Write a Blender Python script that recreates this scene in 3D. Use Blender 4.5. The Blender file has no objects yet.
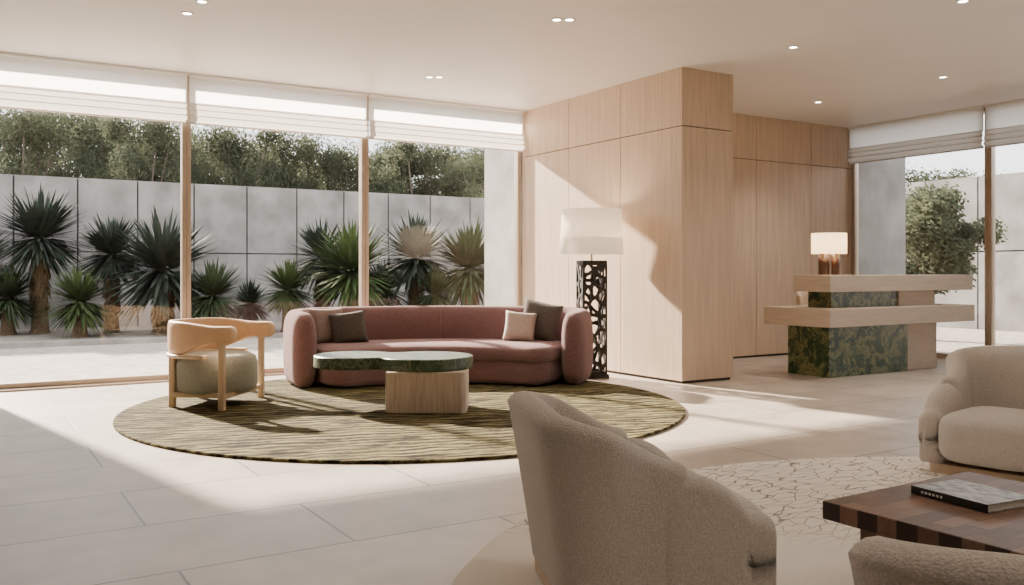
import bpy, bmesh, math, random
import numpy as np
from mathutils import Vector, Matrix, noise
random.seed(4); np.random.seed(4)
D=bpy.data; S=bpy.context.scene; COL=S.collection
CA,CB=0.527,0.850
def W(r,d):            # room position from lateral / forward distance to the camera station
    return (CA*d+CB*r, CB*d-CA*r)
YAW=-math.atan2(CA,CB)
H=3.4
# ------------------------------------------------------------------ materials
def mat(name,col,rough=.6,var=.0,vscale=4,stretch=(1,1,1),bump=0,bscale=60,col2=None,metal=0,detail=4,spec=.5,bstretch=(1,1,1),sheen=0,bdist=.02):
    m=D.materials.new(name); m.use_nodes=True; nt=m.node_tree; N=nt.nodes; L=nt.links
    b=N['Principled BSDF']; b.inputs['Roughness'].default_value=rough; b.inputs['Metallic'].default_value=metal
    b.inputs['Specular IOR Level'].default_value=spec
    b.inputs['Sheen Weight'].default_value=sheen
    tc=N.new('ShaderNodeTexCoord')
    mp=N.new('ShaderNodeMapping'); mp.inputs['Scale'].default_value=stretch; L.new(tc.outputs['Object'],mp.inputs[0])
    no=N.new('ShaderNodeTexNoise'); no.inputs['Scale'].default_value=vscale; no.inputs['Detail'].default_value=detail
    L.new(mp.outputs[0],no.inputs['Vector'])
    cr=N.new('ShaderNodeValToRGB'); L.new(no.outputs['Fac'],cr.inputs[0])
    c1=[max(0,c*(1-var)) for c in col]; c2=[min(1,c*(1+var)) for c in col] if col2 is None else col2
    cr.color_ramp.elements[0].position=.32; cr.color_ramp.elements[1].position=.68
    cr.color_ramp.elements[0].color=(*c1,1); cr.color_ramp.elements[1].color=(*c2,1)
    L.new(cr.outputs[0],b.inputs['Base Color'])
    if bump:
        mp2=N.new('ShaderNodeMapping'); mp2.inputs['Scale'].default_value=bstretch; L.new(tc.outputs['Object'],mp2.inputs[0])
        n2=N.new('ShaderNodeTexNoise'); n2.inputs['Scale'].default_value=bscale; n2.inputs['Detail'].default_value=3
        L.new(mp2.outputs[0],n2.inputs['Vector'])
        bp=N.new('ShaderNodeBump'); bp.inputs['Strength'].default_value=bump; bp.inputs['Distance'].default_value=bdist
        L.new(n2.outputs['Fac'],bp.inputs['Height']); L.new(bp.outputs[0],b.inputs['Normal'])
    return m
M={}
M['wood']=mat('light_oak_veneer',(.60,.45,.32),.5,.10,3,(9,9,.5),bump=.05,bscale=8,bstretch=(10,10,.4))
M['gap']=mat('shadow_gap_dark',(.05,.038,.03),.8)
M['ceil']=mat('ceiling_paint',(.80,.765,.73),.42,.01,2)
M['plaster']=mat('plaster_white',(.80,.77,.73),.8,.02,3)
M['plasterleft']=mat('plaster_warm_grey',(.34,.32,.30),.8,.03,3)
M['concrete']=mat('board_concrete',(.225,.215,.205),.8,.32,1.6,bump=.2,bscale=12,detail=10)
M['joint']=mat('concrete_joint',(.035,.035,.035),.9)
M['bronze']=mat('champagne_bronze',(.46,.38,.30),.35,.03,5,metal=.55)
M['gravel']=mat('pale_gravel',(.30,.265,.225),.95,.30,7,bump=.8,bscale=25,detail=9)
M['soil']=mat('bed_pebbles',(.20,.175,.145),.95,.45,14,bump=1,bscale=30,detail=9)
M['mauve']=mat('mauve_boucle',(.225,.12,.12),.95,.22,80,bump=.7,bscale=180,sheen=.25,spec=.2)
M['boucle']=mat('ivory_boucle',(.76,.70,.64),.95,.12,130,bump=.9,bscale=170,sheen=.2,bdist=.012,spec=.2)
M['seatboucle']=mat('sage_grey_boucle',(.42,.43,.38),.95,.12,60,bump=.7,bscale=130,sheen=.2,spec=.2)
M['leather']=mat('tan_leather',(.70,.46,.28),.45,.06,6,bump=.05,bscale=90)
M['ash']=mat('ash_wood',(.66,.50,.34),.45,.08,5,(3,3,.6))
M['black']=mat('black_lacquer',(.022,.018,.016),.5,.1,10)
M['dkbrown']=mat('dark_brown_fabric',(.075,.062,.052),.9,.2,40,bump=.3,bscale=150)
M['taupe']=mat('taupe_fabric',(.24,.175,.155),.9,.12,40,bump=.3,bscale=150)
M['sand']=mat('sand_fabric',(.42,.345,.30),.9,.10,40,bump=.3,bscale=150)
M['basewood']=mat('pale_ribbed_oak',(.66,.54,.44),.6,.18,6,(9,9,.5),bump=.3,bscale=14,bstretch=(12,12,.3))
M['cream']=mat('cream_leather',(.68,.55,.42),.6,.05,8)
M['trav']=mat('pale_travertine',(.64,.53,.43),.55,.08,5,(.8,.8,7),bump=.05,bscale=20)
M['trunk']=mat('yucca_trunk',(.10,.07,.045),.95,.3,12,(1,1,3),bump=.8,bscale=25,spec=.1)
M['bark']=mat('tree_bark',(.13,.10,.08),.95,.3,8,bump=.6,bscale=20)
M['yucca']=mat('yucca_leaf',(.033,.052,.023),.8,.3,3,spec=.15)
M['yucca2']=mat('yucca_leaf_bluish',(.027,.038,.028),.8,.3,3,spec=.15)
M['yucca3']=mat('yucca_leaf_bright',(.043,.068,.023),.8,.3,3,spec=.15)
M['dead']=mat('dry_leaf',(.11,.075,.04),.9,.3,5,spec=.1)
def foliage():
    m=D.materials.new('tree_foliage'); m.use_nodes=True; nt=m.node_tree; N=nt.nodes; L=nt.links
    N.remove(N['Principled BSDF']); o=N['Material Output']
    tc=N.new('ShaderNodeTexCoord'); no=N.new('ShaderNodeTexNoise'); no.inputs['Scale'].default_value=1.3; no.inputs['Detail'].default_value=6; L.new(tc.outputs['Object'],no.inputs['Vector'])
    cr=N.new('ShaderNodeValToRGB'); L.new(no.outputs['Fac'],cr.inputs[0]); e=cr.color_ramp.elements
    e[0].position=.35; e[0].color=(.045,.055,.038,1); e[1].position=.66; e[1].color=(.12,.135,.085,1)
    a=N.new('ShaderNodeBsdfDiffuse'); t=N.new('ShaderNodeBsdfTranslucent'); mx=N.new('ShaderNodeMixShader'); mx.inputs[0].default_value=.45
    L.new(cr.outputs[0],a.inputs[0]); L.new(cr.outputs[0],t.inputs[0]); L.new(a.outputs[0],mx.inputs[1]); L.new(t.outputs[0],mx.inputs[2]); L.new(mx.outputs[0],o.inputs[0])
    return m
M['foliage']=foliage()
M['paper']=mat('book_paper',(.75,.72,.66),.8,.05,30)
M['bookcover']=mat('book_cover_photo',(.06,.06,.06),.35,.0,22,(1,2.4,1),col2=(.50,.49,.46))
M['ink']=mat('book_spine_black',(.02,.02,.02),.4)
M['white']=mat('white_print',(.8,.8,.78),.5)
M['trim']=mat('downlight_trim',(.8,.78,.75),.4)
M['terracotta']=mat('dark_walnut_base',(.07,.028,.015),.35,.1,10)
def emis(name,col,st):
    m=D.materials.new(name); m.use_nodes=True; b=m.node_tree.nodes['Principled BSDF']
    b.inputs['Base Color'].default_value=(*col,1); b.inputs['Emission Color'].default_value=(*col,1); b.inputs['Emission Strength'].default_value=st
    return m
M['lampglow']=emis('downlight_lens',(1,.88,.72),25)
def fabric_translucent(name,col,tr,em=0,ecol=(1,.85,.65)):
    m=D.materials.new(name); m.use_nodes=True; nt=m.node_tree; N=nt.nodes; L=nt.links
    N.remove(N['Principled BSDF']); o=N['Material Output']
    a=N.new('ShaderNodeBsdfDiffuse'); t=N.new('ShaderNodeBsdfTranslucent'); mx=N.new('ShaderNodeMixShader')
    tc=N.new('ShaderNodeTexCoord'); no=N.new('ShaderNodeTexNoise'); no.inputs['Scale'].default_value=120
    L.new(tc.outputs['Object'],no.inputs['Vector'])
    cr=N.new('ShaderNodeValToRGB'); L.new(no.outputs['Fac'],cr.inputs[0])
    cr.color_ramp.elements[0].color=(*[c*.92 for c in col],1); cr.color_ramp.elements[1].color=(*col,1)
    L.new(cr.outputs[0],a.inputs[0]); L.new(cr.outputs[0],t.inputs[0])
    mx.inputs[0].default_value=tr; L.new(a.outputs[0],mx.inputs[1]); L.new(t.outputs[0],mx.inputs[2])
    if em:
        e=N.new('ShaderNodeEmission'); e.inputs[0].default_value=(*ecol,1); e.inputs[1].default_value=em
        ad=N.new('ShaderNodeAddShader'); L.new(mx.outputs[0],ad.inputs[0]); L.new(e.outputs[0],ad.inputs[1]); L.new(ad.outputs[0],o.inputs[0])
    else: L.new(mx.outputs[0],o.inputs[0])
    return m
M['sheer']=fabric_translucent('sheer_blind_fabric',(.98,.97,.95),.92)
M['blind']=fabric_translucent('blind_fabric',(.70,.66,.61),.45)
M['shade']=fabric_translucent('linen_lamp_shade',(.88,.80,.70),.4,.45)
M['shade2']=fabric_translucent('glowing_lamp_shade',(.9,.78,.6),.5,2.0,(1,.74,.44))
def glass():
    m=D.materials.new('window_glass'); m.use_nodes=True; nt=m.node_tree; N=nt.nodes; L=nt.links
    N.remove(N['Principled BSDF']); o=N['Material Output']
    t=N.new('ShaderNodeBsdfTransparent'); t.inputs[0].default_value=(.95,.96,.955,1)
    g=N.new('ShaderNodeBsdfGlossy'); g.inputs['Roughness'].default_value=.0
    f=N.new('ShaderNodeFresnel'); f.inputs[0].default_value=1.45
    mx=N.new('ShaderNodeMixShader'); L.new(f.outputs[0],mx.inputs[0]); L.new(t.outputs[0],mx.inputs[1]); L.new(g.outputs[0],mx.inputs[2]); L.new(mx.outputs[0],o.inputs[0])
    return m
M['glass']=glass()
def floor_mat():
    m=D.materials.new('limestone_floor_tiles'); m.use_nodes=True; nt=m.node_tree; N=nt.nodes; L=nt.links; b=N['Principled BSDF']
    tc=N.new('ShaderNodeTexCoord')
    br=N.new('ShaderNodeTexBrick'); br.inputs['Scale'].default_value=1; br.inputs['Mortar Size'].default_value=.006; br.inputs['Mortar Smooth'].default_value=.1
    br.inputs['Brick Width'].default_value=1.5; br.inputs['Row Height'].default_value=.75
    br.inputs['Color1'].default_value=(.575,.505,.435,1); br.inputs['Color2'].default_value=(.485,.425,.37,1); br.inputs['Mortar'].default_value=(.13,.11,.09,1)
    L.new(tc.outputs['Object'],br.inputs['Vector'])
    n=N.new('ShaderNodeTexNoise'); n.inputs['Scale'].default_value=2.2; n.inputs['Detail'].default_value=10; n.inputs['Roughness'].default_value=.65; L.new(tc.outputs['Object'],n.inputs['Vector'])
    cr=N.new('ShaderNodeValToRGB'); cr.color_ramp.elements[0].position=.3; cr.color_ramp.elements[1].position=.7
    cr.color_ramp.elements[0].color=(.70,.69,.68,1); cr.color_ramp.elements[1].color=(1.08,1.08,1.08,1); L.new(n.outputs['Fac'],cr.inputs[0])
    mx=N.new('ShaderNodeMix'); mx.data_type='RGBA'; mx.blend_type='MULTIPLY'; mx.inputs[0].default_value=1
    L.new(br.outputs['Color'],mx.inputs[6]); L.new(cr.outputs[0],mx.inputs[7]); L.new(mx.outputs[2],b.inputs['Base Color'])
    b.inputs['Roughness'].default_value=.38
    bp=N.new('ShaderNodeBump'); bp.inputs['Strength'].default_value=.25; bp.inputs['Distance'].default_value=.004; bp.invert=True
    L.new(br.outputs['Fac'],bp.inputs['Height']); L.new(bp.outputs[0],b.inputs['Normal'])
    return m
M['floor']=floor_mat()
def marble():
    m=D.materials.new('green_marble'); m.use_nodes=True; nt=m.node_tree; N=nt.nodes; L=nt.links; b=N['Principled BSDF']
    tc=N.new('ShaderNodeTexCoord')
    n=N.new('ShaderNodeTexNoise'); n.inputs['Scale'].default_value=6.0; n.inputs['Detail'].default_value=12; n.inputs['Roughness'].default_value=.78; n.inputs['Distortion'].default_value=.9
    L.new(tc.outputs['Object'],n.inputs['Vector'])
    cr=N.new('ShaderNodeValToRGB'); L.new(n.outputs['Fac'],cr.inputs[0]); e=cr.color_ramp.elements
    e[0].position=.38; e[0].color=(.008,.024,.012,1); e[1].position=.70; e[1].color=(.40,.37,.20,1)
    a=e.new(.46); a.color=(.018,.060,.026,1); a=e.new(.50); a.color=(.04,.085,.03,1); a=e.new(.54); a.color=(.34,.31,.13,1); a=e.new(.58); a.color=(.03,.075,.028,1)
    L.new(cr.outputs[0],b.inputs['Base Color']); b.inputs['Roughness'].default_value=.3
    return m
M['marble']=marble()
def marble_dark():
    m=D.materials.new('dark_green_marble'); m.use_nodes=True; nt=m.node_tree; N=nt.nodes; L=nt.links; b=N['Principled BSDF']
    tc=N.new('ShaderNodeTexCoord')
    n=N.new('ShaderNodeTexNoise'); n.inputs['Scale'].default_value=4; n.inputs['Detail'].default_value=10; n.inputs['Roughness'].default_value=.72; n.inputs['Distortion'].default_value=1.4
    L.new(tc.outputs['Object'],n.inputs['Vector'])
    cr=N.new('ShaderNodeValToRGB'); L.new(n.outputs['Fac'],cr.inputs[0]); e=cr.color_ramp.elements
    e[0].position=.36; e[0].color=(.008,.024,.013,1); e[1].position=.72; e[1].color=(.10,.15,.09,1)
    a=e.new(.49); a.color=(.02,.05,.025,1); a=e.new(.515); a.color=(.19,.22,.13,1); a=e.new(.54); a.color=(.025,.06,.03,1)
    L.new(cr.outputs[0],b.inputs['Base Color']); b.inputs['Roughness'].default_value=.4
    return m
M['marbled']=marble_dark()
def rug_olive():
    m=D.materials.new('olive_striated_rug'); m.use_nodes=True; nt=m.node_tree; N=nt.nodes; L=nt.links; b=N['Principled BSDF']
    tc=N.new('ShaderNodeTexCoord'); mp=N.new('ShaderNodeMapping'); mp.inputs['Rotation'].default_value=(0,0,math.radians(16)); L.new(tc.outputs['Object'],mp.inputs[0])
    nb=N.new('ShaderNodeTexNoise'); nb.inputs['Scale'].default_value=2.2; nb.inputs['Detail'].default_value=3; L.new(mp.outputs[0],nb.inputs['Vector'])
    va=N.new('ShaderNodeMix'); va.data_type='RGBA'; va.inputs[0].default_value=.16; L.new(mp.outputs[0],va.inputs[6]); L.new(nb.outputs['Color'],va.inputs[7])
    mp2=N.new('ShaderNodeMapping'); mp2.inputs['Scale'].default_value=(2.0,13,1); L.new(va.outputs[2],mp2.inputs[0])
    n=N.new('ShaderNodeTexNoise'); n.inputs['Scale'].default_value=2.0; n.inputs['Detail'].default_value=7; n.inputs['Roughness'].default_value=.66; L.new(mp2.outputs[0],n.inputs['Vector'])
    w=N.new('ShaderNodeTexWave'); w.bands_direction='Y'; w.inputs['Scale'].default_value=3.6; w.inputs['Distortion'].default_value=6; w.inputs['Detail'].default_value=4; w.inputs['Detail Scale'].default_value=1.0; w.inputs['Detail Roughness'].default_value=.7
    L.new(va.outputs[2],w.inputs['Vector'])
    mx=N.new('ShaderNodeMix'); mx.inputs[0].default_value=.86; L.new(w.outputs['Fac'],mx.inputs[2]); L.new(n.outputs['Fac'],mx.inputs[3])
    cr=N.new('ShaderNodeValToRGB'); L.new(mx.outputs[0],cr.inputs[0]); e=cr.color_ramp.elements
    e[0].position=.40; e[0].color=(.010,.007,.004,1); e[1].position=.64; e[1].color=(.225,.20,.10,1)
    a=e.new(.465); a.color=(.040,.032,.015,1); a=e.new(.53); a.color=(.115,.10,.045,1)
    L.new(cr.outputs[0],b.inputs['Base Color']); b.inputs['Roughness'].default_value=.95; b.inputs['Specular IOR Level'].default_value=.1
    bp=N.new('ShaderNodeBump'); bp.inputs['Strength'].default_value=1; bp.inputs['Distance'].default_value=.03; L.new(mx.outputs[0],bp.inputs['Height']); L.new(bp.outputs[0],b.inputs['Normal'])
    return m
M['rug1']=rug_olive()
def rug_cream():
    m=D.materials.new('cream_leaf_vein_rug'); m.use_nodes=True; nt=m.node_tree; N=nt.nodes; L=nt.links; b=N['Principled BSDF']
    tc=N.new('ShaderNodeTexCoord')
    nd=N.new('ShaderNodeTexNoise'); nd.inputs['Scale'].default_value=3; L.new(tc.outputs['Object'],nd.inputs['Vector'])
    mxv=N.new('ShaderNodeMix'); mxv.data_type='RGBA'; mxv.inputs[0].default_value=.18; L.new(tc.outputs['Object'],mxv.inputs[6]); L.new(nd.outputs['Color'],mxv.inputs[7])
    mp=N.new('ShaderNodeMapping'); mp.inputs['Scale'].default_value=(1,2.6,1); mp.inputs['Rotation'].default_value=(0,0,.6); L.new(mxv.outputs[2],mp.inputs[0])
    v=N.new('ShaderNodeTexVoronoi'); v.feature='DISTANCE_TO_EDGE'; v.inputs['Scale'].default_value=7.5; L.new(mp.outputs[0],v.inputs['Vector'])
    cr=N.new('ShaderNodeValToRGB'); L.new(v.outputs['Distance'],cr.inputs[0]); e=cr.color_ramp.elements
    e[0].position=.01; e[0].color=(1,1,1,1); e[1].position=.05; e[1].color=(0,0,0,1)
    sx=N.new('ShaderNodeSeparateXYZ'); L.new(tc.outputs['Object'],sx.inputs[0])
    n2=N.new('ShaderNodeTexNoise'); n2.inputs['Scale'].default_value=1.1; L.new(tc.outputs['Object'],n2.inputs['Vector'])
    mxx=N.new('ShaderNodeMath'); mxx.operation='MULTIPLY_ADD'; mxx.inputs[1].default_value=.7; L.new(sx.outputs['X'],mxx.inputs[0]); L.new(sx.outputs['Y'],mxx.inputs[2])
    ma=N.new('ShaderNodeMath'); ma.operation='MULTIPLY_ADD'; ma.inputs[1].default_value=2.0; L.new(n2.outputs['Fac'],ma.inputs[0]); L.new(mxx.outputs[0],ma.inputs[2])
    mr=N.new('ShaderNodeMapRange'); mr.inputs[1].default_value=1.75; mr.inputs[2].default_value=2.4; L.new(ma.outputs[0],mr.inputs[0])
    mu=N.new('ShaderNodeMath'); mu.operation='MULTIPLY'; L.new(cr.outputs[0],mu.inputs[0]); L.new(mr.outputs[0],mu.inputs[1])
    mx=N.new('ShaderNodeMix'); mx.data_type='RGBA'; L.new(mu.outputs[0],mx.inputs[0]); mx.inputs[6].default_value=(.86,.81,.74,1); mx.inputs[7].default_value=(.28,.23,.18,1)
    n3=N.new('ShaderNodeTexNoise'); n3.inputs['Scale'].default_value=1.9; n3.inputs['Detail'].default_value=5; L.new(tc.outputs['Object'],n3.inputs['Vector'])
    c3=N.new('ShaderNodeValToRGB'); c3.color_ramp.elements[0].position=.635; c3.color_ramp.elements[1].position=.65; L.new(n3.outputs['Fac'],c3.inputs[0])
    mm=N.new('ShaderNodeMath'); mm.operation='MULTIPLY'; L.new(c3.outputs[0],mm.inputs[0]); L.new(mr.outputs[0],mm.inputs[1])
    mx2=N.new('ShaderNodeMix'); mx2.data_type='RGBA'; L.new(mm.outputs[0],mx2.inputs[0]); L.new(mx.outputs[2],mx2.inputs[6]); mx2.inputs[7].default_value=(.40,.24,.08,1)
    L.new(mx2.outputs[2],b.inputs['Base Color']); b.inputs['Roughness'].default_value=.95; b.inputs['Specular IOR Level'].default_value=.1
    n4=N.new('ShaderNodeTexNoise'); n4.inputs['Scale'].default_value=70; L.new(tc.outputs['Object'],n4.inputs['Vector'])
    bp=N.new('ShaderNodeBump'); bp.inputs['Strength'].default_value=.5; bp.inputs['Distance'].default_value=.01; L.new(n4.outputs['Fac'],bp.inputs['Height']); L.new(bp.outputs[0],b.inputs['Normal'])
    return m
M['rug2']=rug_cream()
def parquet():
    m=D.materials.new('end_grain_parquet'); m.use_nodes=True; nt=m.node_tree; N=nt.nodes; L=nt.links; b=N['Principled BSDF']
    tc=N.new('ShaderNodeTexCoord')
    br=N.new('ShaderNodeTexBrick'); br.inputs['Scale'].default_value=1; br.offset=.5; br.inputs['Brick Width'].default_value=.15; br.inputs['Row Height'].default_value=.075; br.inputs['Mortar Size'].default_value=.0012
    br.inputs['Color1'].default_value=(.24,.135,.09,1); br.inputs['Color2'].default_value=(.10,.058,.04,1); br.inputs['Mortar'].default_value=(.03,.015,.01,1)
    L.new(tc.outputs['Object'],br.inputs['Vector'])
    mp=N.new('ShaderNodeMapping'); mp.inputs['Scale'].default_value=(2,18,8); L.new(tc.outputs['Object'],mp.inputs[0])
    n=N.new('ShaderNodeTexNoise'); n.inputs['Scale'].default_value=4; n.inputs['Detail'].default_value=5; L.new(mp.outputs[0],n.inputs['Vector'])
    mx=N.new('ShaderNodeMix'); mx.data_type='RGBA'; mx.blend_type='OVERLAY'; mx.inputs[0].default_value=.3; L.new(br.outputs['Color'],mx.inputs[6]); L.new(n.outputs['Fac'],mx.inputs[7])
    L.new(mx.outputs[2],b.inputs['Base Color']); b.inputs['Roughness'].default_value=.42
    return m
M['parquet']=parquet()
# ------------------------------------------------------------------ mesh helpers
def empty(name,loc=(0,0,0),rz=0):
    e=D.objects.new(name,None); e.empty_display_size=.2; e.location=loc; e.rotation_euler=(0,0,rz); COL.objects.link(e); return e
def obj(name,verts,faces,mats,mi=None,parent=None,smooth=False,loc=(0,0,0),rz=0):
    me=D.meshes.new(name); me.from_pydata([tuple(v) for v in verts],[],[tuple(f) for f in faces]); 
    for m in (mats if isinstance(mats,list) else [mats]): me.materials.append(m)
    if mi is not None: me.polygons.foreach_set('material_index',mi)
    if smooth: me.polygons.foreach_set('use_smooth',[True]*len(me.polygons))
    me.update(); o=D.objects.new(name,me); COL.objects.link(o); o.location=loc; o.rotation_euler=(0,0,rz)
    if parent: o.parent=parent
    return o
def fixn(o):
    bm=bmesh.new(); bm.from_mesh(o.data); bmesh.ops.recalc_face_normals(bm,faces=bm.faces); bm.to_mesh(o.data); bm.free(); return o
def bev(o,w,seg=2):
    md=o.modifiers.new('bevel','BEVEL'); md.width=w; md.segments=seg; md.limit_method='ANGLE'; md.angle_limit=math.radians(40); return o
def boxes(name,bl,mats,parent=None,bevel=0,**k):
    V=[];F=[];I=[]
    for b in bl:
        x0,x1,y0,y1,z0,z1=b[:6]; n=len(V); i=b[6] if len(b)>6 else 0
        V+=[(x0,y0,z0),(x1,y0,z0),(x1,y1,z0),(x0,y1,z0),(x0,y0,z1),(x1,y0,z1),(x1,y1,z1),(x0,y1,z1)]
        F+=[(n,n+3,n+2,n+1),(n+4,n+5,n+6,n+7),(n,n+1,n+5,n+4),(n+1,n+2,n+6,n+5),(n+2,n+3,n+7,n+6),(n+3,n,n+4,n+7)]; I+=[i]*6
    o=obj(name,V,F,mats,I,parent,**k)
    if bevel: bev(o,bevel)
    return o
def lathe(name,prof,mat_,parent=None,seg=40,loc=(0,0,0),closed=False):
    V=[];F=[];n=len(prof)
    for i in range(seg):
        a=2*math.pi*i/seg
        for r,z in prof: V.append((r*math.cos(a),r*math.sin(a),z))
    for i in range(seg):
        j=(i+1)%seg
        for k in range(n if closed else n-1): 
            k2=(k+1)%n; F.append((i*n+k,j*n+k,j*n+k2,i*n+k2))
    o=obj(name,V,F,mat_,None,parent,True,loc); return fixn(o)
def sp(v,e): return math.copysign(abs(v)**e,v)
def sellip(name,c,s,e1,e2,mat_,parent=None,rot=(0,0,0),nu=48,nv=24):
    V=[];F=[]
    for j in range(nv+1):
        v=-math.pi/2+math.pi*j/nv
        for i in range(nu):
            u=2*math.pi*i/nu
            V.append((s[0]*sp(math.cos(v),e1)*sp(math.cos(u),e2),s[1]*sp(math.cos(v),e1)*sp(math.sin(u),e2),s[2]*sp(math.sin(v),e1)))
    for j in range(nv):
        for i in range(nu):
            k=(i+1)%nu; F.append((j*nu+i,j*nu+k,(j+1)*nu+k,(j+1)*nu+i))
    o=obj(name,V,F,mat_,None,parent,True,c); o.rotation_euler=rot; return o
def pillow(name,c,w,h,t,mat_,parent,rot):
    V=[];F=[];n=16
    for s in (1,-1):
        for j in range(n+1):
            for i in range(n+1):
                a=2*i/n-1; b=2*j/n-1
                th=t/2*((1-a**4)*(1-b**4))**.5
                k=1-.07*(1-abs(b)**2)*abs(a)-.0; k2=1-.07*(1-abs(a)**2)*abs(b)
                V.append((a*w/2*k,s*th,b*h/2*k2))
    m=(n+1)**2
    for s in range(2):
        for j in range(n):
            for i in range(n):
                q=[s*m+j*(n+1)+i,s*m+j*(n+1)+i+1,s*m+(j+1)*(n+1)+i+1,s*m+(j+1)*(n+1)+i]
                F.append(q if s==0 else q[::-1])
    o=obj(name,V,F,mat_,None,parent,True,c); o.rotation_euler=rot
    bm=bmesh.new(); bm.from_mesh(o.data); bmesh.ops.remove_doubles(bm,verts=bm.verts,dist=.0005); bmesh.ops.recalc_face_normals(bm,faces=bm.faces); bm.to_mesh(o.data); bm.free()
    return o
def sweep(name,path,secf,mat_,parent=None,caps=((0,0),(0,0)),zc=.4,smooth=True,capz=1.0):
    """path: [(x,y)], secf(i,n)->[(n,z)] closed ring; caps=(len,amount) start/end"""
    P=[Vector((p[0],p[1])) for p in path]; n=len(P); rings=[]
    T=[]
    for i in range(n):
        a=P[max(i-1,0)]; b=P[min(i+1,n-1)]; T.append((b-a).normalized())
    def ring(p,t,sec,s=1.0,sz=1.0):
        nn=Vector((t.y,-t.x))
        return [(p.x+nn.x*q[0]*s,p.y+nn.y*q[0]*s,zc+(q[1]-zc)*sz) for q in sec]
    ln,am=caps[0]; 
    if ln>0:
        for k in range(8,0,-1):
            a=math.pi/2*k/8; c=math.cos(a); rings.append(ring(P[0]-T[0]*ln*math.sin(a),T[0],secf(0,n),1-am*(1-c),1-am*capz*(1-c)))
    for i in range(n): rings.append(ring(P[i],T[i],secf(i,n)))
    ln,am=caps[1]
    if ln>0:
        for k in range(1,9):
            a=math.pi/2*k/8; c=math.cos(a); rings.append(ring(P[-1]+T[-1]*ln*math.sin(a),T[-1],secf(n-1,n),1-am*(1-c),1-am*capz*(1-c)))
    V=[v for r in rings for v in r]; m=len(rings[0]); F=[]
    for j in range(len(rings)-1):
        for i in range(m):
            k=(i+1)%m; F.append((j*m+i,j*m+k,(j+1)*m+k,(j+1)*m+i))
    F.append(tuple(range(m))[::-1]); F.append(tuple((len(rings)-1)*m+i for i in range(m)))
    o=obj(name,V,F,mat_,None,parent,smooth); return fixn(o)
def sesec(n0,n1,z0,z1,e=.5,m=36):
    c=(n0+n1)/2;a=(n1-n0)/2;zc=(z0+z1)/2;b=(z1-z0)/2
    return [(c+a*sp(math.cos(2*math.pi*i/m),e),zc+b*sp(math.sin(2*math.pi*i/m),e)) for i in range(m)]
def prism(name,pts,z0,z1,mat_,parent=None,bevel=0,smooth=False,seg=3):
    n=len(pts); V=[(p[0],p[1],z0) for p in pts]+[(p[0],p[1],z1) for p in pts]
    F=[tuple(range(n))[::-1],tuple(range(n,2*n))]+[(i,(i+1)%n,(i+1)%n+n,i+n) for i in range(n)]
    o=obj(name,V,F,mat_,None,parent); fixn(o)
    if bevel: bev(o,bevel,seg)
    return o
def rrect(cx,cy,w,d,r,n=6):
    pts=[]
    for k,(sx,sy) in enumerate(((1,1),(-1,1),(-1,-1),(1,-1))):
        for i in range(n+1):
            a=math.pi/2*k+math.pi/2*i/n
            pts.append((cx+sx*(w/2-r)+r*math.cos(a),cy+sy*(d/2-r)+r*math.sin(a)))
    return pts
# ------------------------------------------------------------------ room shell
X0,X1,Y0,Y1=-3.0,11.65,-3.0,10.4
boxes('floor',[(X0-.15,X1+.15,Y0-.15,Y1+.15,-.12,0)],M['floor'])
boxes('ceiling',[(X0-.3,X1+.5,Y0-.3,Y1+.25,H,H+.25)],M['ceil'])
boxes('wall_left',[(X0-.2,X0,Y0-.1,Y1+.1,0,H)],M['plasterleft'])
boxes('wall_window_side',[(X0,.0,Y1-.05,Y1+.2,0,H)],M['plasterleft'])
boxes('wall_rear',[(X0,X1,Y0-.2,Y0,0,H)],M['plaster'])
WY=8.87
pl=[(7.34,X1-.02,WY+.02,WY+.3,0,H,1)]
xs=[7.345,8.4,9.55,10.70,X1-.03]
for a,b in zip(xs[:-1],xs[1:]):
    pl.append((a+.004,b-.004,WY,WY+.022,.03,2.775,0)); pl.append((a+.004,b-.004,WY,WY+.022,2.785,H-.002,0))
boxes('wall_reception_panelled',pl,[M['wood'],M['gap']])
boxes('wall_column_return',[(7.3,X1-.02,WY+.3,Y1,0,H)],M['plaster'])
pl=[(6.60,7.32,7.18,10.36,0,H-.001,1)]
ys=[7.16,8.205,9.25,10.34]
for a,b in zip(ys[:-1],ys[1:]):
    for z0,z1 in ((.03,2.765),(2.775,H-.002)): pl.append((6.58,6.602,a+(.004 if a>7.2 else 0),b-.004,z0,z1,0))
for z0,z1 in ((.03,2.765),(2.775,H-.002)):
    pl.append((6.604,7.34,7.16,7.182,z0,z1,0)); pl.append((7.318,7.34,7.184,WY,z0,z1,0))
boxes('wood_panelled_column',pl,[M['wood'],M['gap']])
def window(name,axis,a,b,pos,first=True):
    fr=[]; w=.045
    def bx(u0,u1,v0,v1,z0,z1,i=0):
        return (u0,u1,v0,v1,z0,z1,i) if axis=='x' else (v0,v1,u0,u1,z0,z1,i)
    fr.append(bx(a,a+w,pos-.05,pos+.05,0,H)); fr.append(bx(b-w,b,pos-.05,pos+.05,0,H))
    fr.append(bx(a+w,b-w,pos-.04,pos+.04,.0,.07)); fr.append(bx(a+w,b-w,pos-.04,pos+.04,H-.06,H))
    e=empty(name)
    boxes('frame',fr,[M['bronze']],e,bevel=.004)
    u0,u1=a+w,b-w
    if axis=='x': obj('glass_pane',[(u0,pos,.07),(u1,pos,.07),(u1,pos,H-.06),(u0,pos,H-.06)],[(0,1,2,3)],M['glass'],None,e)
    else: obj('glass_pane',[(pos,u0,.07),(pos,u1,.07),(pos,u1,H-.06),(pos,u0,H-.06)],[(0,1,2,3)],M['glass'],None,e)
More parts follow.
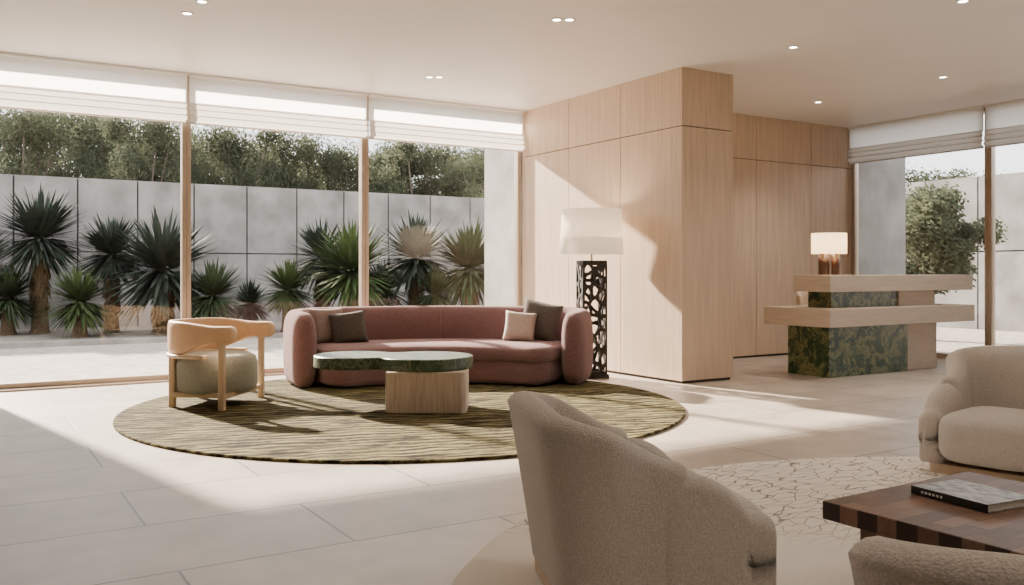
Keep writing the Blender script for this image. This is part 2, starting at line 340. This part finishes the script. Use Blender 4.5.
def blind(axis,a,b,pos,s):
    e=empty('roman_blind')
    def ext(prof,name,m,solid=0):
        V=[];F=[];n=len(prof)
        for u in (a,b):
            for o_,z in prof: V.append((u,pos+s*o_,z) if axis=='x' else (pos+s*o_,u,z))
        for k in range(n-1): F.append((k,k+1,n+k+1,n+k))
        return obj(name,V,F,m,None,e)
    ext([(.0,H-.005),(.0,3.06)],'sheer_panel',M['sheer'])
    fp=[]
    for k in range(3):
        z=3.08-.07*k; fp+=[(.0,z),(.022+.008*k,z-.02),(.026+.008*k,z-.07),(.01,z-.062)]
    fp.append((.0,2.85)); o=ext(fp,'stacked_folds',M['blind'])
    boxes('bottom_bar',[(a,b,pos-.01,pos+.01,2.838,2.856) if axis=='x' else (pos-.01,pos+.01,a,b,2.838,2.856)],M['blind'],e)
    boxes('head_rail',[(a,b,pos-.03,pos+.03,H-.03,H-.001) if axis=='x' else (pos-.03,pos+.03,a,b,H-.03,H-.001)],M['white'],e)
gx=[0.0,2.155,4.28,6.56]
for i in range(3):
    window('window_%d'%(i+1),'x',gx[i]+.002,gx[i+1]-.002,Y1)
    blind('x',gx[i]+.012,gx[i+1]-.012,Y1-.13,-1)
gy=[8.85,6.73,4.6,2.5,.4,-1.7]
for i in range(5):
    window('window_%d'%(i+4),'y',gy[i+1]+.002,gy[i]-.002,X1)
    blind('y',gy[i+1]+.012,gy[i]-.012,X1-.13,-1)
boxes('wall_right_end',[(X1-.05,X1+.1,Y0,-1.7,0,H)],M['plaster'])
boxes('trim_window_sill',[(0,6.56,Y1-.16,Y1-.055,0,.02)],M['bronze'])
def downlight(r,d,two=False):
    x,y=W(r,d); e=empty('recessed_downlight',(x,y,H))
    lathe('trim_ring',[(.036,-.001),(.05,-.001),(.052,-.006),(.036,-.006)],M['trim'],e,24,closed=True)
    lathe('lens',[(0.0005,-.003),(.036,-.003)],M['lampglow'],e,24)
    l=D.lights.new('spot','SPOT'); l.energy=48; l.color=(1,.86,.70); l.spot_size=math.radians(110); l.spot_blend=1; l.shadow_soft_size=.05
    if r<-2: l.energy=6
    if d>9 and r>3 or (r>3 and d>7): l.energy=120
    lo=D.objects.new('spot',l); COL.objects.link(lo); lo.parent=e; lo.location=(0,0,-.03)
for r,d in ((-2.76,7.58),(-2.52,7.25),(-.93,10.06),(-.82,10.06),(.39,7.77),(.50,7.77),(2.75,8.72),(3.96,11.54),(4.86,10.06),(3.66,7.24),
            (3.2,4.3),(2.8,1.8),(.9,1.2),(1.3,4.0)): downlight(r,d)  # positions on this line: unseen downlights, added as fill light for the interior
# ------------------------------------------------------------------ exterior
boxes('garden_ground',[(-30,40,-20,60,-.3,-.06,0),(-13.9,18.9,17.0,21.98,-.06,-.04,1),(-13.9,18.9,16.85,17.0,-.06,.03,2)],[M['gravel'],M['soil'],M['concrete']])
def cwall(name,axis,a,b,pos,th,h,pitch=1.25):
    bl=[]
    u=a
    def bx(u0,u1,v0,v1,z0,z1,i): return (u0,u1,v0,v1,z0,z1,i) if axis=='x' else (v0,v1,u0,u1,z0,z1,i)
    bl.append(bx(a,b,pos+.04,pos+th,-.06,h-.02,1))
    while u<b-.01:
        u2=min(u+pitch,b)
        bl.append(bx(u+.018,u2-.018,pos,pos+.042,-.06,h*.5-.014,0)); bl.append(bx(u+.018,u2-.018,pos,pos+.042,h*.5+.014,h,0)); u=u2
    bl.append(bx(a,b,pos+.042,pos+th,h-.02,h,0))
    boxes(name,bl,[M['concrete'],M['joint']])
cwall('wall_garden_north','x',-14,18.98,22,.3,3.3,1.25)
cwall('wall_courtyard_east','y',0,22,19,.3,3.3,1.25)
boxes('exterior_wing_wall',[(6.62,7.5,10.62,11.45,-.06,H)],M['concrete'])
boxes('exterior_pier',[(11.80,13.0,8.9,9.5,-.06,H)],M['concrete'])
def blade(V,F,I,base,dirv,L_,w,mi,droop=.15):
    up=Vector((0,0,1)); side=dirv.cross(up)
    if side.length<.05: side=Vector((1,0,0))
    side.normalize(); n=len(V)
    for k,(t,ww) in enumerate(((0,.5),(.35,1),(.75,.7))):
        p=base+dirv*L_*t-up*droop*L_*t*t
        V.append(p-side*w*ww/2); V.append(p+side*w*ww/2)
    V.append(base+dirv*L_-up*droop*L_)
    F+= [(n,n+1,n+3,n+2),(n+2,n+3,n+5,n+4),(n+4,n+5,n+6)]; I+=[mi]*3
def yucca(px_r,d,hz,R,m,trunk=True):
    x,y=W(px_r,d); y=min(y,21.9-R*1.2); e=empty('yucca_plant',(x,y,-.04)); V=[];F=[];I=[]; c=Vector((0,0,hz+.04))
    for k in range(560):
        z=random.uniform(-.75,1); a=random.uniform(0,2*math.pi); s=math.sqrt(max(0,1-z*z)); dv=Vector((s*math.cos(a),s*math.sin(a),z))
        blade(V,F,I,c+dv*.06,dv,R*random.uniform(.75,1.15),R*.07,0,random.uniform(.0,.2))
    if trunk:
        for k in range(160):
            zz=random.uniform(.35,1)*hz; a=random.uniform(0,2*math.pi); dv=Vector((math.cos(a)*.45,math.sin(a)*.45,-1)).normalized()
            blade(V,F,I,Vector((math.cos(a)*.1,math.sin(a)*.1,zz)),dv,R*.32,R*.07,1,0)
    V2=[(v[0],v[1],max(v[2],.01)) for v in V]; obj('leaf_rosette',V2,F,[m,M['dead']],I,e)
    tr=max(.12,R*.15)
    prof=[(tr*1.35,0),(tr*1.1,.1),(tr*.95,hz*.4),(tr*1.05,hz*.8),(tr*.6,hz+.1),(.01,hz+.12)]
    lathe('trunk',prof,M['trunk'],e,14)
for pxx,d,py,R,m,t in ((40,18.0,238,1.0,'yucca2',1),(112,18.3,254,.85,'yucca2',1),(163,17.8,270,1.2,'yucca2',1),(80,17.0,302,.70,'yucca3',0),(213,17.6,296,.72,'yucca',0),
        (288,18.2,290,.65,'yucca3',0),(322,19.2,258,.86,'yucca2',1),(352,18.2,272,1.08,'yucca3',1),(416,19.4,258,.98,'yucca2',1),(470,19.2,268,1.05,'yucca',1),(-25,17.6,262,.9,'yucca',1),(436,18.8,294,.6,'yucca',0),(8,17.6,298,.7,'yucca',0),(250,18.6,304,.5,'yucca2',0),(385,19.4,290,.7,'yucca2',0)):
    yucca((pxx-512)/892*d,d,1.2+(272-py)*d/892,R,M[m],bool(t))
def tree_mesh(name,n,rad,hgt,leaf,nb=26):
    V=[];F=[]
    bl=[]
    for _ in range(nb):
        z=random.uniform(.36,.93); wd=math.sin(math.pi*min(1,max(0,(z-.25)/.8)))**.6; a=random.uniform(0,6.28); q=rad*wd*random.uniform(.1,.85)
        bl.append((Vector((q*math.cos(a),q*math.sin(a),hgt*z)),random.uniform(.16,.36)*rad))
    for k in range(n):
        c,r=random.choice(bl); v=Vector(np.random.normal(size=3)); v.normalize(); p=c+v*r*(random.random()**.45)*random.choice((1,1,1,1.25)); p.z=max(p.z,.5)
        q=Vector(np.random.normal(size=3)).normalized(); s=q.orthogonal().normalized()*leaf*random.uniform(.6,1.3); q=q*leaf*.5*random.uniform(.6,1.2); i=len(V)
        V+=[tuple(p-s),tuple(p+q),tuple(p+s),tuple(p-q)]; F.append((i,i+1,i+2,i+3))
    I=[0]*len(F)
    def limb(p0,p1,r0,r1):
        n0=len(V); d=(p1-p0).normalized(); s=d.orthogonal().normalized(); t=d.cross(s)
        for p,r in ((p0,r0),(p1,r1)):
            for a in range(8): q=p+(s*math.cos(a*.785)+t*math.sin(a*.785))*r; V.append(tuple(q))
        for a in range(8): b=(a+1)%8; F.append((n0+a,n0+b,n0+8+b,n0+8+a)); I.append(1)
    limb(Vector((0,0,0)),Vector((0,0,hgt*.4)),.15,.11)
    for c,r in bl: limb(Vector((0,0,hgt*random.uniform(.25,.4))),c,.05,.015)
    me=D.meshes.new(name); me.from_pydata(V,[],F); me.materials.append(M['foliage']); me.materials.append(M['bark']); me.polygons.foreach_set('material_index',I); me.update(); return me
tm=[tree_mesh('tree_crown_%d'%i,19000,2.5,6.0,.06) for i in range(4)]
def tree(x,y,me,s=1,sz=1):
    o=D.objects.new('garden_tree',me); COL.objects.link(o); o.location=(x,y,-.06); o.rotation_euler=(0,0,random.uniform(0,6)); o.scale=(s,s,sz)
for i,(pxx,d,top,s_) in enumerate(((-40,30,100,1.1),(22,26,104,1.05),(88,30,98,1.1),(145,26,116,.85),(196,29,134,.8),(240,26,120,.9),(292,28,128,.85),(345,27,148,.7),(385,30,146,.8),(432,27,130,.85),(500,30,145,.8),(60,34,128,1),(125,35,135,1),(220,34,146,1),(330,34,150,.9),(470,34,150,.9),(270,36,148,.9),(405,36,152,.9))):
    z=1.2+(272-top)*d/892; r=(pxx-512)/892*d; x,y=W(r,d); y=max(y,25.2); tree(x,y,tm[i%4],s_,z/5.9)
for pxx,d,top in ((915,28,165),(970,30,172),(1010,30,170),(1060,32,180)):
    z=1.2+(272-top)*d/892; x,y=W((pxx-512)/892*d,d); x=max(x,21.8); tree(x,y,tm[1],.85,z/6)
x,y=W((928-512)/892*16.5,16.5); tree(x,y,tree_mesh('tree_crown_small',20000,1.2,2.95,.05,38),1,.95)
# ------------------------------------------------------------------ rugs
def disc(name,c,R,z1,m,wob=0,n=96,sx=1,rz=0):
    pts=[]
    for i in range(n):
        a=2*math.pi*i/n; r=R*(1+wob*math.sin(3*a+1)+wob*.6*math.sin(5*a)); pts.append((r*math.cos(a)*sx,r*math.sin(a)))
    V=[(p[0],p[1],.001) for p in pts]+[(p[0],p[1],z1) for p in pts]; F=[tuple(range(n))[::-1],tuple(range(n,2*n))]+[(i,(i+1)%n,(i+1)%n+n,i+n) for i in range(n)]
    o=obj(name,V,F,m,None,None,False,(c[0],c[1],0),rz); fixn(o); bev(o,.008); return o
disc('round_olive_rug',W(-.92,8.0),2.43,.022,M['rug1'],0)
disc('round_cream_rug',W(2.5,3.0),2.74,.022,M['rug2'],.01)
RZ=.0225
# ------------------------------------------------------------------ sofa
sx,sy=W(-.78,9.60)
sofa=empty('curved_sofa',(sx,sy,RZ),YAW+math.radians(5)); sofa.scale=(.92,.95,1)
Rc=2.35; cy=-2.0
def arc(R,a0,a1,n): return [(R*math.sin(a),cy+R*math.cos(a)) for a in [a0+(a1-a0)*i/(n-1) for i in range(n)]]
A=.60
sweep('seat_base',arc(2.20,-A*.98,A*.98,40),lambda i,n:sesec(-.46,.50,.0,.30,.35),M['mauve'],sofa,((.22,.45),(.22,.45)),zc=.17)
sweep('seat_cushion',arc(2.17,-A*.98,A*.98,40),lambda i,n:sesec(-.52,.50,.22,.43,.5),M['mauve'],sofa,((.24,.5),(.24,.5)),zc=.33)
def backpath(sgn):
    P=arc(2.72,0.0,A,26)
    t=math.atan2(P[-1][1]-P[-2][1],P[-1][0]-P[-2][0]); x_,y_=P[-1]
    for k in range(1,13):
        t-=math.radians(6.6); x_+=math.cos(t)*.036; y_+=math.sin(t)*.036; P.append((x_,y_))
    for k in range(6): x_+=math.cos(t)*.05; y_+=math.sin(t)*.05; P.append((x_,y_))
    return [(sgn*p[0],p[1]) for p in P]
def bsec(i,n):
    return sesec(-.15,.13,.0,.79-.03*max(0,(i-24)/20),.62)
sweep('back_right',backpath(1),bsec,M['mauve'],sofa,((.022,.10),(.15,.85)),zc=.42,capz=.35)
sweep('back_left',backpath(-1),bsec,M['mauve'],sofa,((.022,.10),(.15,.85)),zc=.42,capz=.35)
pillow('pillow_taupe_1',(-1.30,.02,.60),.46,.40,.15,M['taupe'],sofa,(math.radians(-14),0,math.radians(38)))
pillow('pillow_dark_1',(-1.05,-.02,.58),.42,.36,.14,M['dkbrown'],sofa,(math.radians(-18),math.radians(-6),math.radians(12)))
pillow('pillow_sand',(.95,.06,.58),.38,.34,.14,M['sand'],sofa,(math.radians(-18),math.radians(5),math.radians(-14)))
pillow('pillow_dark_2',(1.20,.12,.64),.52,.44,.15,M['dkbrown'],sofa,(math.radians(-12),math.radians(10),math.radians(-34)))
# ------------------------------------------------------------------ green marble coffee table
tx,ty=W(-1.0,7.8)
ct=empty('marble_coffee_table',(tx,ty,RZ),YAW)
def sdf(x,y):
    a=math.hypot(x-.25,y-.0)-.41; b=math.hypot(x+.39,y-.08)-.355
    k=.14; h=max(k-abs(a-b),0)/k; return min(a,b)-h*h*k*.25
pts=[]
for i in range(96):
    an=2*math.pi*i/96; lo,hi=0,1.2
    for _ in range(40):
        mid=(lo+hi)/2
        if sdf(-.07+mid*math.cos(an),.03+mid*math.sin(an))<0: lo=mid
        else: hi=mid
    pts.append((-.07+lo*math.cos(an),.03+lo*math.sin(an)))
prism('marble_top',pts,.345,.45,M['marbled'],ct,.014)
prism('ribbed_base',rrect(.28,-.14,.68,.50,.06),0,.345,M['basewood'],ct,.008)
# ------------------------------------------------------------------ barrel chair
bx,by=W(-2.66,8.02)
bc=empty('barrel_armchair',(bx,by,RZ),YAW+math.radians(-8))   # faces local +x
lathe('seat_drum',[(.001,.11),(.30,.11),(.345,.13),(.36,.18),(.36,.37),(.345,.42),(.29,.45),(.001,.465)],M['seatboucle'],bc,48)
def sm(t): t=max(0,min(1,t)); return t*t*(3-2*t)
n1=60; bp=[]
for i in range(n1+1):
    u=i/n1*2-1
    if abs(u)>.66: bp.append((.08+(abs(u)-.66)/.34*.24, math.copysign(.40,u)))
    else:
        a=math.pi/2*u/.66; bp.append((.08-.46*math.cos(a), .40*math.sin(a)))
def bandsec(i,n):
    t=abs(i/(n-1)-.5)*2; k=sm((t-.40)/.4)
    z0=.46+.11*k; z1=.75-.035*k; th=.032+.030*k
    return sesec(-th,th,z0,z1,.55,28)
sweep('leather_back_band',bp,bandsec,M['leather'],bc,((.06,.85),(.06,.85)),zc=.65)
sweep('wood_rail',bp[10:-10],lambda i,n:sesec(-.045,.045,.43,.465,.5,16),M['ash'],bc,((.02,.5),(.02,.5)),zc=.457)
for k,(lx,ly,h) in enumerate(((.25,-.40,.60),(.25,.40,.60),(-.27,-.27,.45),(-.27,.27,.45))):
    prism('leg_%d'%(k+1),rrect(lx,ly,.055,.055,.014,3),0,h,M['ash'],bc)
boxes('seat_frame',[(-.27,.27,-.32,-.28,.09,.13),(-.27,.27,.28,.32,.09,.13),(.23,.27,-.40,.40,.09,.13),(-.29,-.25,-.3,.3,.09,.13)],M['ash'],bc,bevel=.006)
# ------------------------------------------------------------------ floor lamp
lx,ly=W(.905,10.15)
fl=empty('floor_lamp',(lx,ly,0),YAW+math.radians(12))
def pierced(name,w,h,z0,parent,loc,rz):
    nx,nz=36,156; seeds=[(random.uniform(-.1,w+.1),random.uniform(-.1,h+.1)) for _ in range(160)]
    S2=[]
    for s in seeds:
        if all(math.hypot(s[0]-q[0],(s[1]-q[1])*.75)>.085 for q in S2): S2.append(s)
    V=[(-w/2+w*i/nx,0,z0+h*j/nz) for j in range(nz+1) for i in range(nx+1)];F=[]
    for j in range(nz):
        for i in range(nx):
            x=w*(i+.5)/nx; z=h*(j+.5)/nz; border=x<.014 or x>w-.014 or z<.03 or z>h-.03
            ds=sorted(math.hypot(x-q[0],(z-q[1])*.75) for q in S2)[:2]
            if border or ds[1]-ds[0]<.03: F.append((j*(nx+1)+i,j*(nx+1)+i+1,(j+1)*(nx+1)+i+1,(j+1)*(nx+1)+i))
    o=obj(name,V,F,M['black'],None,parent); o.location=loc; o.rotation_euler=(0,0,rz)
    md=o.modifiers.new('s','SOLIDIFY'); md.thickness=.018; md.offset=0; return o
bw=.27
for k in range(4):
    a=k*math.pi/2; pierced('pierced_panel_%d'%(k+1),bw,1.26,.05,fl,(math.sin(a)*bw/2,-math.cos(a)*bw/2,0),a)
boxes('base_plate',[(-.16,.16,-.16,.16,0,.05)],M['black'],fl,bevel=.006)
boxes('cap_plate',[(-.14,.14,-.14,.14,1.30,1.33)],M['black'],fl,bevel=.004)
lathe('stem',[(.012,1.33),(.012,1.6)],M['bronze'],fl,12)
lathe('shade',[(.365,1.40),(.335,1.91),(.331,1.91),(.361,1.40)],M['shade'],fl,56,closed=True)
lathe('shade_ring',[(.012,1.58),(.345,1.585),(.345,1.59),(.012,1.59)],M['shade'],fl,30,closed=True)
def plight(name,loc,en,col,parent,rad=.05):
    l=D.lights.new(name,'POINT'); l.energy=en; l.color=col; l.shadow_soft_size=rad; o=D.objects.new(name,l); COL.objects.link(o); o.location=loc; o.parent=parent
plight('bulb',(0,0,1.68),17,(1,.84,.66),fl)
# ------------------------------------------------------------------ reception desk
rd=empty('reception_desk',(0,0,0))
boxes('marble_plinth',[(8.37,9.82,6.69,7.28,.0,.58)],M['marble'],rd,bevel=.004)
boxes('stone_plinth',[(9.822,10.45,6.72,7.28,0,.58)],M['trav'],rd,bevel=.004)
boxes('lower_counter',[(8.2,10.98,6.54,7.5,.58,.785)],M['trav'],rd,bevel=.006)
boxes('marble_riser',[(8.57,9.80,6.82,7.15,.785,.97)],M['marble'],rd,bevel=.003)
boxes('stone_riser',[(9.802,10.5,6.80,7.15,.785,.97)],M['trav'],rd,bevel=.003)
boxes('upper_counter',[(8.4,11.2,6.70,7.22,.97,1.165)],M['trav'],rd,bevel=.006)
f_=(829-512)/892
dl=6.98/(CB-CA*f_); tl=empty('table_lamp',((CA+CB*f_)*dl,6.98,1.166))
for k,(ox,oy) in enumerate(((-.075,0),(.075,0),(0,.05))):
    lathe('base_tube_%d'%(k+1),[(.001,0),(.048,0),(.048,.25),(.001,.25)],M['terracotta'],tl,24,(ox*.85+.0,oy-ox*.55,0))
lathe('stem',[(.01,.25),(.01,.33)],M['bronze'],tl,10)
lathe('shade',[(.20,.25),(.20,.49),(.196,.49),(.196,.25)],M['shade2'],tl,48,closed=True)
plight('bulb',(0,0,.36),12,(1,.72,.42),tl,.04)
dc=empty('desk_chair',(9.62,7.78,0),math.radians(-90))
sellip('seat',(0,0,.46),(.25,.26,.05),.5,.5,M['cream'],dc)
cp=[(-.06+.27*-math.cos(a)*1.0,.27*math.sin(a)) for a in [-1.25+2.5*i/20 for i in range(21)]]
sweep('back_shell',cp,lambda i,n:sesec(-.025,.025,.62-.0,.95-.06*(abs(i/(n-1)-.5)*2)**2,.5,20),M['cream'],dc,((.02,.8),(.02,.8)),zc=.78)
lathe('column',[(.03,.08),(.03,.42)],M['black'],dc,14)
boxes('back_stem',[(-.33,-.29,-.03,.03,.42,.70),(-.31,.0,-.03,.03,.40,.43)],M['black'],dc)
for k in range(5):
    a=k*2*math.pi/5; o=boxes('foot_%d'%(k+1),[(0,.27,-.02,.02,.04,.08),(.24,.28,-.02,.02,0,.05)],M['black'],dc); o.rotation_euler=(0,0,a)
# ------------------------------------------------------------------ boucle lounge chairs
def lounge(r,d,ang,base):
    x,y=W(r,d); e=empty('boucle_lounge_chair',(x,y,base),YAW+ang)  # faces local +x
    hw=.335; R=.10; xb=-.36; P=[]; xs_=-.045
    for k in range(14): P.append((xs_+(xb+R-xs_)*k/14,-hw+.0))
    for k in range(12): a=math.pi/2*k/12; P.append((xb+R-R*math.sin(a),-hw+R-R*math.cos(a)))
    for k in range(14): P.append((xb,-(hw-R)+2*(hw-R)*k/14))
    for k in range(12): a=math.pi/2*k/12; P.append((xb+R-R*math.cos(a),hw-R+R*math.sin(a)))
    for k in range(15): P.append((xb+R+(xs_-xb-R)*k/14,hw))
    def interp(pts_,x):
        if x<=pts_[0][0]: return pts_[0][1]
        for (a,b),(c,d_) in zip(pts_[:-1],pts_[1:]):
            if x<=c:
                t=(x-a)/(c-a); return b+(d_-b)*t
        return pts_[-1][1]
    hs=[interp([(-.36,.70),(-.30,.68),(-.20,.62),(-.10,.565),(-.045,.54)],p[0]) for p in P]
    for _ in range(4): hs=[(hs[max(i-1,0)]+hs[i]*2+hs[min(i+1,len(hs)-1)])/4 for i in range(len(hs))]
    def msec(P,hs,th,lean_on=True):
        def sec(i,n):
            h=hs[i]; px=P[i][0]; py=abs(P[i][1]); lean=.085*sm((-px-.12)/.20); s=[]
            h+=.02*(1-(min(py,hw)/hw)**2)*sm((-px-.2)/.15)
            wdt=th/2
            def off(z): return lean*(z/.7)**1.2-.025*(1-z/.7)
            for z in (.05,.07,.12,.2,h*.5,h*.75,h-wdt): s.append((wdt*(1 if z>.06 else .86)+off(z),z))
            for k in range(1,8):
                a=math.pi*k/8; s.append((wdt*math.cos(a)+off(h),h-wdt+wdt*math.sin(a)))
            for z in (h-wdt,h*.75,h*.5,.2,.12,.05): s.append((-wdt+off(z)*.9,z))
            return [(-q[0],q[1]) for q in s]
        return sec
    sweep('back_shell',P,msec(P,hs,.12),M['boucle'],e,((.05,.6),(.05,.6)),zc=.25,capz=.18)
    prof=[(-.06,.47),(0,.50),(.06,.495),(.12,.47),(.18,.425),(.235,.355)]
    for nm,sg in (('arm_right',-1),('arm_left',1)):
        Q=[(.235-.275*k/20,sg*(hw+.004)) for k in range(21)]
        if sg>0: Q=Q[::-1]
        h2=[interp(prof,q[0]) for q in Q]
        for _ in range(3): h2=[(h2[max(i-1,0)]+h2[i]*2+h2[min(i+1,len(h2)-1)])/4 for i in range(len(h2))]
        cps=((.09,.8),(.05,.6)) if sg<0 else ((.05,.6),(.09,.8))
        sweep(nm,Q,msec(Q,h2,.135),M['boucle'],e,cps,zc=.2,capz=.45)
    sellip('seat_cushion',(.05,0,.22),(.32,.28,.15),.45,.4,M['boucle'],e)
    prism('wood_plinth',rrect(-.06,0,.66,.72,.10),0,.056,M['ash'],e)
    return e
lounge(.52,3.33,math.radians(10),RZ)
lounge(1.21,1.73,math.radians(55),RZ)
lounge(2.88,5.20,math.radians(-138),RZ)
# ------------------------------------------------------------------ parquet coffee table + book
wt=empty('parquet_coffee_table',(3.09,1.69,RZ),0)
boxes('top',[(-.45,.45,-.45,.45,.29,.355)],M['parquet'],wt,bevel=.004)
boxes('legs',[(-.36,-.22,-.36,.36,0,.29),(.22,.36,-.36,.36,0,.29),(-.22,.22,-.07,.07,.12,.29)],M['parquet'],wt,bevel=.004)
bkx,bky=W(1.65,3.22)
bk=empty('coffee_table_book',(bkx,bky,RZ+.356),math.radians(-96))
boxes('pages',[(-.145,.148,-.105,.125,.003,.027)],M['paper'],bk)
boxes('cover',[(-.15,.155,-.11,.13,.027,.030),(-.15,.155,-.11,.13,0,.003)],M['bookcover'],bk)
boxes('spine',[(-.155,.155,-.113,-.109,0,.030)],M['ink'],bk)
boxes('spine_print',[(-.11+.016*k,-.101+.016*k,-.1145,-.1128,.011,.019) for k in range(6)],M['white'],bk)
# ------------------------------------------------------------------ light
w=D.worlds.new('World'); S.world=w; w.use_nodes=True; nt=w.node_tree; bg=nt.nodes['Background']
sky=nt.nodes.new('ShaderNodeTexSky'); sky.sky_type='HOSEK_WILKIE'; sky.turbidity=6
sv=Vector((-.20,1,.5)).normalized(); sky.sun_direction=sv
mx=nt.nodes.new('ShaderNodeMix'); mx.data_type='RGBA'; mx.inputs[0].default_value=.85; nt.links.new(sky.outputs[0],mx.inputs[6]); mx.inputs[7].default_value=(.98,.98,1,1)
nt.links.new(mx.outputs[2],bg.inputs[0]); bg.inputs[1].default_value=4.3
sl=D.lights.new('sun','SUN'); sl.energy=40; sl.color=(1,.84,.68); sl.angle=math.radians(2.0); so=D.objects.new('sun',sl); COL.objects.link(so); so.rotation_euler=(-sv).to_track_quat('-Z','Y').to_euler(); so.location=(0,15,12)
# ------------------------------------------------------------------ camera
c=D.cameras.new('camera'); c.sensor_width=36; c.lens=892/1024*36; c.shift_y=-20.5/1024; c.clip_end=200; co=D.objects.new('camera',c); COL.objects.link(co)
co.location=(0,0,1.2); co.rotation_euler=(math.radians(90),0,YAW); S.camera=co
